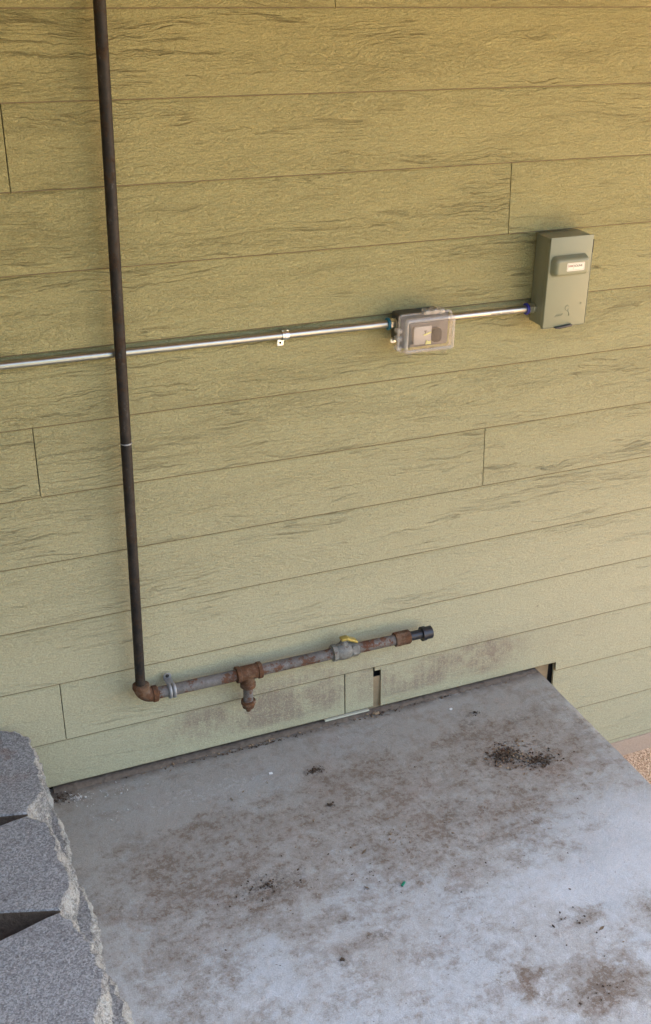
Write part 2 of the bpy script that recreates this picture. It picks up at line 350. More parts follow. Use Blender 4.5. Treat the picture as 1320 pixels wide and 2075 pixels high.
def prism(bm, pts, y0, y1, r=0, seg=2):
    """outline in (x, z), extruded from y0 to y1"""
    t = bmesh.new(); A = [t.verts.new((x, y0, z)) for x, z in pts]; B = [t.verts.new((x, y1, z)) for x, z in pts]
    t.faces.new(A); t.faces.new(B[::-1]); k = len(pts)
    for i in range(k): t.faces.new((A[i], B[i], B[(i+1) % k], A[(i+1) % k]))
    bmesh.ops.recalc_face_normals(t, faces=t.faces[:]); bevel(t, r, seg)
    me = bpy.data.meshes.new('t'); t.to_mesh(me); t.free(); bm.from_mesh(me); bpy.data.meshes.remove(me)
def rrect(x0, x1, z0, z1, r, k=5):
    out = []
    for cx, cz, a0 in ((x1-r, z1-r, 0), (x0+r, z1-r, 90), (x0+r, z0+r, 180), (x1-r, z0+r, 270)):
        for i in range(k+1):
            a = math.radians(a0+90*i/k); out.append((cx+r*math.cos(a), cz+r*math.sin(a)))
    return out
def loftxz(bm, rings):
    """rings of equal-length (x, z) outlines each with its own y; closed with the last ring"""
    R = [[bm.verts.new((x, y, z)) for x, z in pts] for y, pts in rings]; k = len(R[0])
    for a, b in zip(R, R[1:]):
        for i in range(k): bm.faces.new((a[i], a[(i+1) % k], b[(i+1) % k], b[i]))
    bm.faces.new(R[-1]); return R

# ---------------------------------------------------------------- the setting
def ground_sheet():
    bm = bmesh.new()
    bmesh.ops.create_grid(bm, x_segments=60, y_segments=60, size=1)
    for v in bm.verts:
        x, y = v.co.x, v.co.y
        v.co = Vector((2+math.copysign(abs(x)**3, x)*60, -2+math.copysign(abs(y)**3, y)*60, 0))
        d = math.hypot(v.co.x-2, v.co.y+2)
        v.co.z = -.452+(.006*mn.noise(v.co*3)) + (.25*mn.noise(v.co*.12) if d > 8 else 0)
    return mark(link('ground', bm, M['ground'], smooth=True), kind='structure')
ground_sheet()

bm = bmesh.new()                                               # landing: top at z 0, slightly ragged right edge
nx, ny = 90, 120
X0, X1, Y0, Y1 = .06, 1.851, -3.4, .018
gr = [[None]*(ny+1) for _ in range(nx+1)]
for i in range(nx+1):
    for j in range(ny+1):
        u = i/nx; v = j/ny; x = X0+(X1-X0)*u; y = Y0+(Y1-Y0)*v
        if i == nx: x += .0022*mn.noise(Vector((0, y*22, 1)))+.0015*mn.noise(Vector((0, y*60, 4)))-.003*max(0, mn.noise(Vector((0, y*9, 9))))
        z = .0012*mn.noise(Vector((x*5, y*5, 0)))+.0005*mn.noise(Vector((x*18, y*18, 2)))
        gr[i][j] = bm.verts.new((x, y, z))
for i in range(nx):
    for j in range(ny): bm.faces.new((gr[i][j], gr[i+1][j], gr[i+1][j+1], gr[i][j+1]))
prev = [gr[nx][j] for j in range(ny+1)]
for dx, dz in ((.002, -.0025), (.003, -.008), (.003, -.46)):
    cur = [bm.verts.new((g.co.x+dx, g.co.y, dz+(.001*mn.noise(Vector((3, g.co.y*40, 0))) if dz > -.1 else 0))) for g in [gr[nx][j] for j in range(ny+1)]]
    for j in range(ny): bm.faces.new((prev[j], cur[j], cur[j+1], prev[j+1]))
    prev = cur
fr = [gr[i][0] for i in range(nx+1)]; lo = [bm.verts.new((v.co.x, v.co.y, -.46)) for v in fr]
for i in range(nx): bm.faces.new((fr[i], lo[i], lo[i+1], fr[i+1]))
mark(link('pavement_slab', bm, M['concrete'], smooth=True, auto=50), kind='structure')

bm = bmesh.new()                                               # raised earth held back by the blocks, its unseen left rise added to block sky
bmesh.ops.create_grid(bm, x_segments=60, y_segments=60, size=1)
for v in bm.verts:
    x = .09-(1-v.co.x)*.5*6.5; y = -.02-(1-v.co.y)*.5*3.9
    v.co = Vector((x, y, .13+.75*max(0, -x-.7)+.012*mn.noise(Vector((x*9, y*9, 0)))+.006*mn.noise(Vector((x*30, y*30, 0)))))
mark(link('terrain', bm, M['soil'], smooth=True), kind='structure')

bm = bmesh.new()                                               # unseen dark slope behind the viewer, added to block sky and bounced light
bmesh.ops.create_grid(bm, x_segments=70, y_segments=60, size=1)
for v in bm.verts:
    u, t_ = (v.co.x+1)/2, (1-v.co.y)/2
    x = -12+u*15.2; y = -3.6-t_*9
    h = 5.5*min(1, t_*1.8)*min(1, (1-u)*6+.01)
    v.co = Vector((x, y, -.47+h+.25*min(1, h)*mn.noise(Vector((x*.8, y*.8, 0)))+.08*mn.noise(Vector((x*4, y*4, 0)))*min(1, h)))
mark(link('light_blocker', bm, M['light_blocker'], smooth=True), kind='structure')

# ---------------------------------------------------------------- the clad wall
LAP = .1778
def lz(k): return .3381-LAP*k
wall = thing('clad_wall', 'khaki painted house wall clad in long horizontal lapped boards with embossed wood grain', 'wall')
def plank(x0, x1, k, zcut=None, notch=None):
    """one board, bottom edge at lap k; section tilts back upward by 8.5 mm"""
    zb = lz(k) if zcut is None else zcut; zt = lz(k-1)+.022; T = .0078
    def fy(z): return .0115*(z-lz(k))/LAP
    bm = bmesh.new(); n = max(2, int((x1-x0)/.035)); secs = []
    xs = [x0+(x1-x0)*i/n for i in range(n+1)]
    if notch: xs = sorted(xs+[notch[0]-.0005, notch[0]+.0005])
    for x in xs:
        b = zb
        if notch: b = notch[1] if x < notch[0] else lz(k)
        b += .0006*mn.noise(Vector((x*4, k*3.1, 0)))+.0003*mn.noise(Vector((x*30, k, 0)))
        dy = .0007*mn.noise(Vector((x*2.2, k*1.7, 5)))
        prof = [(fy(b)+.0016+dy, b), (fy(b)+dy, b+.0031), (fy(b+.05)+dy, b+.05), (fy(zt)+dy, zt), (fy(zt)+T, zt), (fy(b)+T, b)]
        secs.append([bm.verts.new((x, y, z)) for y, z in prof])
    m = len(secs[0])
    for a, b in zip(secs, secs[1:]):
        for i in range(m):
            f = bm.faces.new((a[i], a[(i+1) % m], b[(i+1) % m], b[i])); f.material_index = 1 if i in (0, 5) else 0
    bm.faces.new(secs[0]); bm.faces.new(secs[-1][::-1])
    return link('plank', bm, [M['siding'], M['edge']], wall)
XL, XR, g = -.9, 6.2, .0012
def course(k, seams, gap=g, **kw):
    xs = [XL]+seams+[XR]
    for i in range(len(xs)-1):
        plank(xs[i]+(gap if i else 0), xs[i+1]-(gap if i < len(xs)-2 else 0), k, **kw)
course(-14, [1.2]); course(-13, [.1, 3.1]); course(-12, [2.4]); course(-11, [.55]); course(-10, [2.9])
course(-9, [1.12]); course(-8, [3.4]); course(-7, [.389]); course(-6, [1.6084]); course(-5, [2.9]); course(-4, [3.6])
course(-3, [.3832]); course(-2, [1.5925]); course(-1, [2.8]); course(0, [3.9]); course(1, [.3818])
# lowest course above the landing: cut 13-16 mm above the concrete, with two joints and an open slot
plank(XL, 1.1835, 2, zcut=.0165)
plank(1.1872, 1.2765, 2, zcut=.0175)
plank(1.3015, XR, 2, notch=(1.917, .0135))
bm = bmesh.new(); box(bm, (1.2775, .0015, .148), (1.3012, .0093, .182)); link('plank', bm, M['siding'], wall)   # solid board over the slot
for k in (3, 4): plank(1.9185, XR, k)
bm = bmesh.new(); box(bm, (1.9185, .002, -.388), (XR, .012, lz(4)-.0005), .001); link('starter_strip', bm, M['siding'], wall)
bm = bmesh.new(); box(bm, (1.262, .0125, -.05), (1.312, .016, .118), .0006); link('sheathing', bm, M['wood'], wall)
bm = bmesh.new(); box(bm, (1.838, .024, -.42), (1.905, .030, .04), .0006); link('sheathing', bm, M['wood'], wall)
bm = bmesh.new(); box(bm, (1.120, -.0025, .0105), (1.262, .008, .0148), .0008); link('flashing_strip', bm, M['flash'], wall)
bm = bmesh.new(); box(bm, (XL, .034, -.46), (XR, .20, 2.86)); link('backing', bm, M['felt'], wall)
bm = bmesh.new()
t = [(1.93, -.452-.02), (XR, -.472), (XR, -.3865), (1.93, -.3865)]
prism(bm, t, -.004, .03, .002); link('footing', bm, M['found'], wall)
# porch roof overhead (outside the picture, size and soffit colour set to shape the light)
roof = thing('unseen_porch_roof', 'unseen porch roof over the landing above the wall', 'roof')
bm = bmesh.new(); box(bm, (-4, -1.55, 2.52), (6.0, .3, 2.62)); link('unseen_soffit', bm, M['unseen_soffit'], roof)
bm = bmesh.new(); box(bm, (-4.03, -1.59, 2.49), (6.04, -1.552, 2.70)); link('unseen_fascia', bm, M['unseen_soffit'], roof)
bm = bmesh.new(); box(bm, (-4, .22, 2.861), (9, 5, 4.2)); link('upper_storey', bm, M['plaster'], wall)
bm = bmesh.new(); box(bm, (-4, .202, -.46), (9, 5, 2.86)); link('house_body', bm, M['plaster'], wall)

# ---------------------------------------------------------------- retaining wall of split blocks
def densify(path, step):
    out = []
    for (a, b) in zip(path, path[1:]):
        a, b = Vector(a), Vector(b); n = max(1, int((b-a).length/step))
        out += [a+(b-a)*i/n for i in range(n)]
    out.append(Vector(path[-1])); return out
def block(face, back, z0, z1, seed, parent):
    """face: jagged front path (x, y) from the wall side towards the viewer; back: rest of the outline"""
    bm = bmesh.new(); F = densify(face, .0045); B = densify([face[-1]]+back+[face[0]], .03)[1:-1]
    def off(p, z, a):
        q = Vector((p.x*1, p.y, z))
        return a*(.0080*mn.noise(q*16+Vector((seed, 0, 0)))+.0075*mn.noise(q*42+Vector((0, seed, 0)))+.0050*mn.noise(q*95)+.0028*mn.noise(q*210))
    nf = len(F); zs = [z0, z0+.012]; m = 20
    zs += [z0+.012+(z1-z0-.017)*(i+1)/m for i in range(m)]; rings = []
    cen = sum(F, Vector((0, 0)))/nf+Vector((-.12, 0))
    for li, z in enumerate(zs+['t1', 't2']):
        zz = z if not isinstance(z, str) else z1-(.0015 if z == 't1' else 0)
        inset = {'t1': .002, 't2': .0055}.get(z, 0) if isinstance(z, str) else 0
        ring = []
        for i, p in enumerate(F+B):
            fr_ = i < nf
            fade = min(1, i/7, (nf-1-i)/7) if fr_ else 0
            d = (p-cen).normalized()
            bulge = .010*math.sin(math.pi*min(1, max(0, (zz-z0)/(z1-z0))))*fade if fr_ else 0
            o = off(p, min(zz, z1-.003), .25+.75*fade if fr_ else .1)+bulge-inset*(1 if fr_ else .5)
            if isinstance(z, str) and fr_: o -= .004*max(0, mn.noise(Vector((p.x*60, p.y*60, seed))))
            q = p+d*o; ring.append(bm.verts.new((q.x, q.y, zz+(.0012*mn.noise(Vector((q.x*40, q.y*40, seed))) if isinstance(z, str) else 0))))
        rings.append(ring)
    k = len(rings[0])
    for li, (a, b) in enumerate(zip(rings, rings[1:])):
        for i in range(k):
            f = bm.faces.new((a[i], a[(i+1) % k], b[(i+1) % k], b[i])); f.material_index = 1 if i < nf-1 else 2  # side faces take the dark soil material to paint in the gaps' shade
            if li >= len(rings)-3 and i >= nf-1: f.material_index = 0
    bm.faces.new(rings[-1]); bm.faces.new(rings[0][::-1])
    bmesh.ops.triangulate(bm, faces=[f for f in bm.faces if len(f.verts) > 4])
    return link('block', bm, [M['top'], M['face'], M['soil']], parent)
rw = thing('retaining_wall', 'low dry stacked wall of rough grey split concrete blocks beside the landing', 'retaining wall')
# upper course
block([(.222, -.012), (.256, -.026), (.282, -.060), (.280, -.165), (.276, -.243), (.275, -.285), (.226, -.352)], [(.04, -.303), (-.02, -.29), (-.02, -.03), (.04, -.012)], .125, .25, 1.3, rw)
block([(.224, -.3585), (.260, -.408), (.270, -.495), (.271, -.554), (.274, -.597), (.262, -.635), (.233, -.6790)], [(.02, -.605), (-.03, -.59), (-.03, -.44), (.02, -.400)], .125, .25, 5.1, rw)
block([(.232, -.6855), (.253, -.723), (.270, -.783), (.275, -.846), (.276, -.879), (.264, -.937), (.234, -.9925)], [(.02, -.955), (-.03, -.94), (-.03, -.775), (.02, -.738)], .125, .25, 9.7, rw)
block([(.234, -.9990), (.256, -1.04), (.272, -1.10), (.276, -1.19), (.268, -1.25), (.236, -1.31)], [(.02, -1.27), (-.03, -1.25), (-.03, -1.10), (.02, -1.06)], .125, .25, 12.2, rw)
# lower course, half a block along and a little further out
block([(.27, -.008), (.302, -.02), (.306, -.07), (.304, -.118), (.268, -.162)], [(.06, -.13), (.0, -.12), (.0, -.02), (.06, -.008)], .001, .124, 21.3, rw)
block([(.268, -.168), (.300, -.20), (.306, -.278), (.303, -.36), (.300, -.42), (.270, -.462)], [(.06, -.42), (.0, -.41), (.0, -.22), (.06, -.205)], .001, .124, 25.3, rw)
block([(.270, -.468), (.308, -.50), (.310, -.556), (.306, -.64), (.298, -.71), (.266, -.742)], [(.06, -.70), (.0, -.69), (.0, -.53), (.06, -.51)], .001, .124, 31.3, rw)
block([(.266, -.748), (.302, -.772), (.314, -.83), (.315, -.90), (.306, -.98), (.27, -1.03)], [(.06, -.99), (.0, -.98), (.0, -.80), (.06, -.79)], .001, .124, 35.9, rw)
block([(.27, -1.036), (.306, -1.07), (.314, -1.15), (.31, -1.24), (.27, -1.30)], [(.06, -1.26), (.0, -1.25), (.0, -1.09), (.06, -1.08)], .001, .124, 39.9, rw)

# ---------------------------------------------------------------- gas pipe with valve
AY, AZ = -.05, .281
gp = thing('gas_pipe', 'rusty steel gas pipe dropping down the wall to an elbow, tee, valve and black cap', 'pipe', loc=(.003, .010, -.0073))
bm = bmesh.new()
pts = [(.5755+.0115*(z-.30)/1.3, AY+.0008*math.sin(z*6), z) for z in [.303+i*.05 for i in range(51)]]
tube(bm, pts, .0129, 24); link('riser', bm, M['riser'], gp, True, 40)
rg = bmesh.new(); lathe(rg, (.5822, AY, 1.004), (.5822, AY, 2), [(0, .0130), (.001, .0138), (.003, .0138), (.004, .0130)]); link('weld_ring', rg, M['zinc'], gp, True, 40)
bm = bmesh.new()                                               # elbow
pts = [(.5765, AY, .318)]+[(.5765+.033*(1-math.cos(a)), AY, AZ+.030-.030*math.sin(a)) for a in [math.pi/2*i/8 for i in range(9)]]+[(.618, AY, AZ)]
tube(bm, pts, .0200, 24)
lathe(bm, (.5765, AY, .306), (.5765, AY, 1), [(0, .0205), (.002, .0222), (.012, .0222), (.015, .018)])
lathe(bm, (.604, AY, AZ), (1, AY, AZ), [(0, .0205), (.002, .0224), (.013, .0224), (.016, .018)])
link('elbow', bm, M['fitting'], gp, True, 40)
def hp(x0, x1, r, m, name='pipe_length', s=24):
    b = bmesh.new(); n = 14
    tube(b, [(x0+(x1-x0)*i/n, AY, AZ-(x0+(x1-x0)*i/n-.6)*.003) for i in range(n+1)], r, s); return link(name, b, m, gp, True, 40)
hp(.612, .850, .0160, M['pipe']); hp(.900, 1.126, .0160, M['pipe']); hp(1.196, 1.322, .0155, M['pipe_rusty'])
bm = bmesh.new()                                               # tee
lathe(bm, (.836, AY, AZ), (1, AY, AZ), [(0, .018), (.001, .0232), (.011, .0232), (.0125, .0208), (.060, .0208), (.0615, .0232), (.072, .0232), (.073, .018)], 28)
lathe(bm, (.870, AY, AZ-.010), (.870, AY, 0), [(0, .0195), (.022, .0185), (.024, .0215), (.034, .0215), (.036, .016)], 28)
link('tee', bm, M['fitting'], gp, True, 35)
bm = bmesh.new(); tube(bm, [(.870, AY, z) for z in (.245, .22, .20, .182)], .0135); link('drip_nipple', bm, M['pipe'], gp, True, 40)
bm = bmesh.new()
lathe(bm, (.870, AY, .190), (.870, AY, 0), [(0, .0165), (.001, .0200), (.009, .0205), (.011, .0185), (.022, .0165), (.029, .008), (.036, .0065), (.038, .003)], 24)
link('drip_cap', bm, M['fitting'], gp, True, 35)
# valve
bm = bmesh.new()
lathe(bm, (1.118, AY, AZ), (2, AY, AZ), [(0, .019), (.001, .0245), (.013, .0245), (.014, .021)], 8, .3)
lathe(bm, (1.131, AY, AZ), (2, AY, AZ), [(0, .0205), (.006, .0235), (.018, .0255), (.034, .0245), (.044, .0205)], 24)
lathe(bm, (1.174, AY, AZ), (2, AY, AZ), [(0, .021), (.001, .0235), (.022, .0235), (.023, .018)], 6, .2)
lathe(bm, (1.154, AY, AZ+.018), (1.154, AY, 1), [(0, .012), (.014, .011), (.015, .0085), (.026, .0085)], 16)
vb = link('valve_body', bm, M['valve'], gp, True, 35)
bm = bmesh.new()
prof = [(1.143, AZ+.046), (1.164, AZ+.046), (1.172, AZ+.040), (1.192, AZ+.030), (1.194, AZ+.024), (1.189, AZ+.0235), (1.170, AZ+.033), (1.160, AZ+.0385), (1.143, AZ+.0385)]
prism(bm, prof, AY-.012, AY+.008, .0018); link('lever', bm, M['brass'], vb, True, 40)
bm = bmesh.new()
lathe(bm, (1.312, AY, AZ-.002), (2, AY, AZ-.002), [(0, .018), (.001, .0212), (.047, .0212), (.049, .016)], 8, .25); link('coupling', bm, M['fitting'], gp, True, 30)
bm = bmesh.new(); tube(bm, [(x, AY, AZ-.0025) for x in (1.358, 1.375, 1.402)], .0140); link('black_nipple', bm, M['black'], gp, True, 40)
bm = bmesh.new()
lathe(bm, (1.398, AY, AZ-.003), (2, AY, AZ-.003), [(0, .0155), (.001, .0215), (.012, .0215), (.013, .0188), (.032, .0188), (.0335, .0165)], 24)
link('end_cap', bm, M['black'], gp, True, 35)
# strap round the pipe
st = thing('pipe_strap', 'grey ribbed metal strap clamping the rusty pipe next to its elbow', 'strap', loc=(.003, .010, -.0073))
bm = bmesh.new()
for dx in (-.0055, .0055):
    pts = []
    for i in range(19):
        a = math.radians(95-i*15.); pts.append((.6565+dx, AY-.0178*math.sin(math.radians(i*10)) if False else AY+.0178*math.cos(math.radians(90+i*10)), AZ+.0178*math.sin(math.radians(90+i*10))))
    tube(bm, pts, .0052, 10)
link('saddle', bm, M['zinc'], st, True, 50)
bm = bmesh.new(); prism(bm, rrect(.6455, .6675, AZ+.008, AZ+.030, .0095), -.015, -.0122, .0008)
box(bm, (.6465, AY+.002, AZ+.0125), (.6665, -.013, AZ+.0160), .0008)
link('tab', bm, M['zinc'], st, True, 30)
bm = bmesh.new(); lathe(bm, (.6565, -.0145, AZ+.0225), (.6565, -1, AZ+.0225), [(0, .0052), (.002, .005), (.0035, .003)], 14); link('screw', bm, M['dark'], st, True, 40)

# ---------------------------------------------------------------- conduit, outlet box, disconnect
CY, RC = -.022, .0096
def ty(x): t = min(1, max(0, (x-1.08)/.14)); return -.0118+(CY+.0118)*t*t*(3-2*t)
def cz(x): return 1.2165-(x-.35)*.0055+(CY-ty(x))*.358
def conduit(name, x0, x1, lab):
    t = thing(name, lab, 'conduit'); bm = bmesh.new(); n = 80
    tube(bm, [(x0+(x1-x0)*i/n, ty(x0+(x1-x0)*i/n), cz(x0+(x1-x0)*i/n)) for i in range(n+1)], RC, 28); link('tubing', bm, M['emt'], t, True, 40); return t
def connector(t, x, ring, flip=1):
    z = cz(x); e = (x+flip, CY, z)
    b = bmesh.new(); lathe(b, (x, CY, z), e, [(0, .0100), (.0005, .0150), (.0035, .0158), (.007, .0145), (.0075, .010)], 24); link('sealing_ring', b, ring, t, True, 40)
    b = bmesh.new(); lathe(b, (x+flip*.0078, CY, z), e, [(0, .0105), (.0005, .0135), (.010, .0135), (.0105, .0110), (.015, .0110), (.0155, .0138), (.020, .0138), (.0205, .0105)], 6, .5)
    link('compression_fitting', b, M['bright'], t)
c1 = conduit('conduit_run', XL, 1.270, 'long shiny galvanised conduit running left from the clear covered outlet behind the dark pipe')
connector(c1, 1.2625, M['teal'])
c2 = conduit('conduit_run', 1.408, 1.672, 'short galvanised conduit joining the outlet box to the grey green disconnect box')
connector(c2, 1.6655, M['blue'])
# faint print on the short conduit
cr_ = random.Random(3); bm = bmesh.new(); x = 1.558
while x < 1.625:
    wv = cr_.uniform(.0018, .0035)
    if cr_.random() > .2:
        a = math.radians(218); z = cz(x)
        p = Vector((x, CY+RC*1.012*math.cos(a), z+.002+RC*.3*math.sin(a)))
        box(bm, (x, CY-RC-.0003, z-.0026), (x+wv, CY-RC+.0008, z+.0004+cr_.uniform(0, .001)))
    x += wv+.0012
link('printed_line', bm, mat_simple('faint_grey_print', (.30, .29, .25), .5), c2)
# strap on the long conduit
s2 = thing('conduit_strap', 'small bright one hole strap holding the long conduit midway to the outlet', 'strap')
SY = ty(.995); sx = .995; sz = cz(sx); bm = bmesh.new()
RS = .0118
for x0, x1, rr in ((sx-.0085, sx+.0085, RS), (sx-.003, sx+.003, RS+.0012)):
    ring = []
    for x in (x0, x1):
        ring.append([bm.verts.new((x, SY+rr*math.cos(a), sz+rr*math.sin(a))) for a in [math.radians(75+i*15) for i in range(14)]])
    for i in range(13): bm.faces.new((ring[0][i], ring[0][i+1], ring[1][i+1], ring[1][i]))
link('saddle', bm, M['bright'], s2, True, 40)
bm = bmesh.new(); box(bm, (sx-.0085, SY-.003, sz+RS-.0012), (sx+.0085, -.001, sz+RS+.0006), .0004); link('lip', bm, M['bright'], s2, True, 30)
bm = bmesh.new(); prism(bm, rrect(sx-.0175, sx-.001, sz-.029, sz-.0125, .003), -.0052, -.003, .0006)
box(bm, (sx-.0085, SY-.002, sz-RS-.0018), (sx-.001, -.0048, sz-RS+.0002), .0004)
link('tab', bm, M['bright'], s2, True, 30)
bm = bmesh.new(); lathe(bm, (sx-.0095, -.005, sz-.0205), (sx-.0095, -1, sz-.0205), [(0, .0032), (.0012, .0028)], 12); link('screw', bm, M['dark'], s2)

ob = thing('outlet_box', 'weatherproof outlet in a dark cast box under a clear hinged plastic cover', 'outlet')
bm = bmesh.new(); prism(bm, rrect(1.286, 1.408, 1.165, 1.2375, .006), -.0005, -.050, .002); link('cast_box', bm, M['bronze'], ob, True, 35)
for lx, lzz in ((1.288, 1.164), (1.417, 1.1615)):
    bm = bmesh.new()
    prism(bm, rrect(lx-.0075, lx+.0075, lzz-.0085, lzz+.006, .005), -.012, -.009, .0006)
    lathe(bm, (lx, -.0115, lzz-.002), (lx, -1, lzz-.002), [(0, .0045), (.002, .0042), (.003, .002)], 12)
    link('mounting_lug', bm, M['bright'], ob, True, 35)
bm = bmesh.new(); prism(bm, rrect(1.283, 1.418, 1.155, 1.240, .006), -.0505, -.058, .002); link('cover_base', bm, M['plate'], ob, True, 35)
bm = bmesh.new(); prism(bm, rrect(1.318, 1.368, 1.163, 1.210, .004), -.0585, -.066, .0015)
fc = link('receptacle_face', bm, M['recept'], ob, True, 35)
bm = bmesh.new(); box(bm, (1.3465, -.0668, 1.1965), (1.3535, -.0655, 1.1985)); box(bm, (1.349, -.0668, 1.190), (1.351, -.0655, 1.1963)); link('tee_slot', bm, M['ink'], fc)
bm = bmesh.new(); prism(bm, rrect(1.368, 1.396, 1.165, 1.203, .012), -.0585, -.070, .003); link('receptacle_socket', bm, M['dark'], ob, True, 35)
bm = bmesh.new(); prism(bm, [(1.350, 1.163), (1.366, 1.1625), (1.3655, 1.172), (1.360, 1.1695), (1.3535, 1.1745)], -.0665, -.069, .0004)
prism(bm, [(1.351, 1.187), (1.366, 1.192), (1.364, 1.195), (1.344, 1.189), (1.346, 1.186)], -.0665, -.0685, .0003); link('mark', bm, M['lime'], ob)  # thin jagged yellow-green pieces in front of the receptacle
# clear cover: a real shell
bm = bmesh.new()
O = lambda e, r=.010: rrect(1.277+e, 1.425-e, 1.147+e, 1.244-e, max(.002, r-e*.5), 5)
R_ = loftxz(bm, [(-.064, O(.003)), (-.086, O(.005)), (-.0885, O(.008)), (-.089, O(.013)), (-.092, O(.0145)), (-.0925, O(.018))])
cv = link('clear_cover', bm, M['clear'], ob, True, 40)
def ringloft(rings, name):
    bm = bmesh.new(); R = [[bm.verts.new((x, y, z)) for x, z in pts] for y, pts in rings]; k = len(R[0])
    for p, q in zip(R, R[1:]+R[:1]):
        for i in range(k): bm.faces.new((p[i], p[(i+1) % k], q[(i+1) % k], q[i]))
    return link(name, bm, M['frost'], ob, True, 50)
ringloft([(-.0582, O(-.0005)), (-.0630, O(-.0005)), (-.0640, O(.0006)), (-.0640, O(.0034)), (-.0582, O(.0034))], 'cover_flange')
ringloft([(-.0862, O(.0040)), (-.0905, O(.0046)), (-.0932, O(.0072)), (-.0935, O(.0105)), (-.0922, O(.0130)), (-.0898, O(.0132)), (-.0890, O(.0090)), (-.0862, O(.0060))], 'cover_rim')
for a, b in (((1.262, -.086, 1.160), (1.2765, -.066, 1.216)), ((1.336, -.086, 1.2445), (1.392, -.062, 1.2575))):
    bm = bmesh.new()
    if a[2] < 1.2:
        for q in (0, .024, .044): box(bm, (a[0], a[1], a[2]+q), (b[0], b[1], a[2]+q+.012), .003)
        lathe(bm, (1.269, -.076, a[2]), (1.269, -.076, 9), [(0, .0035), (.056, .0035)], 12)
        link('hinge', bm, M['frost'], ob, True, 40)
    else:
        for q in (0, .021, .042): box(bm, (a[0]+q, a[1], a[2]), (a[0]+q+.014, b[1], b[2]), .003)
        box(bm, (a[0], -.082, a[2]), (b[0], -.078, a[2]+.009), .001)
        link('latch', bm, M['frost'], ob, True, 40)
for x in (1.302, 1.398):
    bm = bmesh.new()
    lathe(bm, (x, -.060, 1.1435), (x, -.086, 1.1435), [(0, .0065), (.020, .0065), (.022, .003)], 14)
    link('padlock_eye', bm, M['clear'], ob, True, 40)

db = thing('disconnect_box', 'grey green enamelled metal disconnect box with a bulged handle cover and sticker', 'electrical box')
bm = bmesh.new(); prism(bm, [(1.694, 1.171), (1.818, 1.171), (1.818, 1.400), (1.694, 1.400)], -.0006, -.073, .0015); link('enclosure', bm, M['box'], db, True, 35)
bm = bmesh.new()                                               # lid with folded rims
box(bm, (1.6875, -.0805, 1.1715), (1.8155, -.0775, 1.4085), .0011)
box(bm, (1.6875, -.0776, 1.1716), (1.6890, -.066, 1.392), .0004)
box(bm, (1.8185, -.0776, 1.1716), (1.8200, -.066, 1.372), .0004)
prism(bm, [(1.6905, 1.4015), (1.8185, 1.4015), (1.8185, 1.404), (1.6905, 1.404)], -.0775, -.0008, .0006)
prism(bm, [(1.6875, 1.1705), (1.8155, 1.1705), (1.8155, 1.1700), (1.6875, 1.1690)], -.0800, -.068, 0)
lid = link('lid', bm, M['box'], db, True, 30)
bm = bmesh.new()                                               # pressed bulge
def Q(e, r): return rrect(1.6925+e, 1.8035-e, 1.3085+e, 1.3625-e, r, 6)
loftxz(bm, [(-.0800, Q(0, .013)), (-.0825, Q(.0010, .0125)), (-.0900, Q(.0028, .0115)), (-.0970, Q(.0050, .0100)), (-.1005, Q(.0078, .0085)), (-.1020, Q(.0110, .0065)), (-.1022, Q(.0135, .006))])
hc = link('handle_cover', bm, M['box'], lid, True, 60)
bm = bmesh.new(); prism(bm, rrect(1.7285, 1.7815, 1.3255, 1.3465, .0022), -.1021, -.1027); stk = link('sticker', bm, M['sticker'], lid)
bm = bmesh.new()
def strokes(bm, lst, y=-.1029):
    for x0, z0, x1, z1 in lst: box(bm, (x0, y-.0001, z0), (x1, y+.00015, z1))
# printed frame and two rows of block lettering, as legible as in the photograph
strokes(bm, [(1.7305, 1.3446, 1.7795, 1.3450), (1.7305, 1.3278, 1.7795, 1.3282), (1.7305, 1.3282, 1.7309, 1.3446), (1.7791, 1.3282, 1.7795, 1.3446), (1.7470, 1.330, 1.7474, 1.3430)])
txt = bpy.data.curves.new('lettering', 'FONT')
link('print', bm, M['ink'], stk)
def text(s, x, z, size, mat, name, parent, y):
    cu = bpy.data.curves.new(name, 'FONT'); cu.body = s; cu.size = size; cu.extrude = .00008; cu.offset = .00012
    o = bpy.data.objects.new('t', cu); C.objects.link(o); dg = bpy.context.evaluated_depsgraph_get()
    me = bpy.data.meshes.new_from_object(o.evaluated_get(dg)); bpy.data.objects.remove(o)
    me.transform(Matrix.Translation((x, y, z)) @ Matrix.Rotation(math.pi/2, 4, 'X')); me.materials.append(mat)
    o = bpy.data.objects.new(name, me); C.objects.link(o); o.parent = parent; return o
text('SIEM', 1.7318, 1.3362, .0070, M['redink'], 'lettering', stk, -.1029)
text('SOLINE', 1.7488, 1.3358, .0078, M['ink'], 'lettering', stk, -.1029)
bpy.data.curves.remove(txt)
bm = bmesh.new()                                               # embossed figure
tube(bm, [(1.757+.0058*math.cos(a), -.0806, 1.2205+.0068*math.sin(a)) for a in [math.radians(20+i*24) for i in range(14)]], .0010, 8)
tube(bm, [(1.759, -.0806, 1.2135), (1.7635, -.0808, 1.2085), (1.7650, -.0808, 1.2030), (1.7640, -.0806, 1.1985)], .0013, 8)
for dx in (0, .008, .015): tube(bm, [(1.722+dx, -.0806, 1.2005), (1.7275+dx, -.0807, 1.2035), (1.730+dx, -.0806, 1.2070)], .0008, 6)
link('embossed_mark', bm, M['box'], lid, True, 60)
bm = bmesh.new(); prism(bm, [(1.722, 1.1725), (1.740, 1.1735), (1.772, 1.1765), (1.776, 1.1745), (1.772, 1.1705), (1.735, 1.1670), (1.722, 1.1690)], -.077, -.088, .0012); link('hasp', bm, M['black'], db, True, 40)
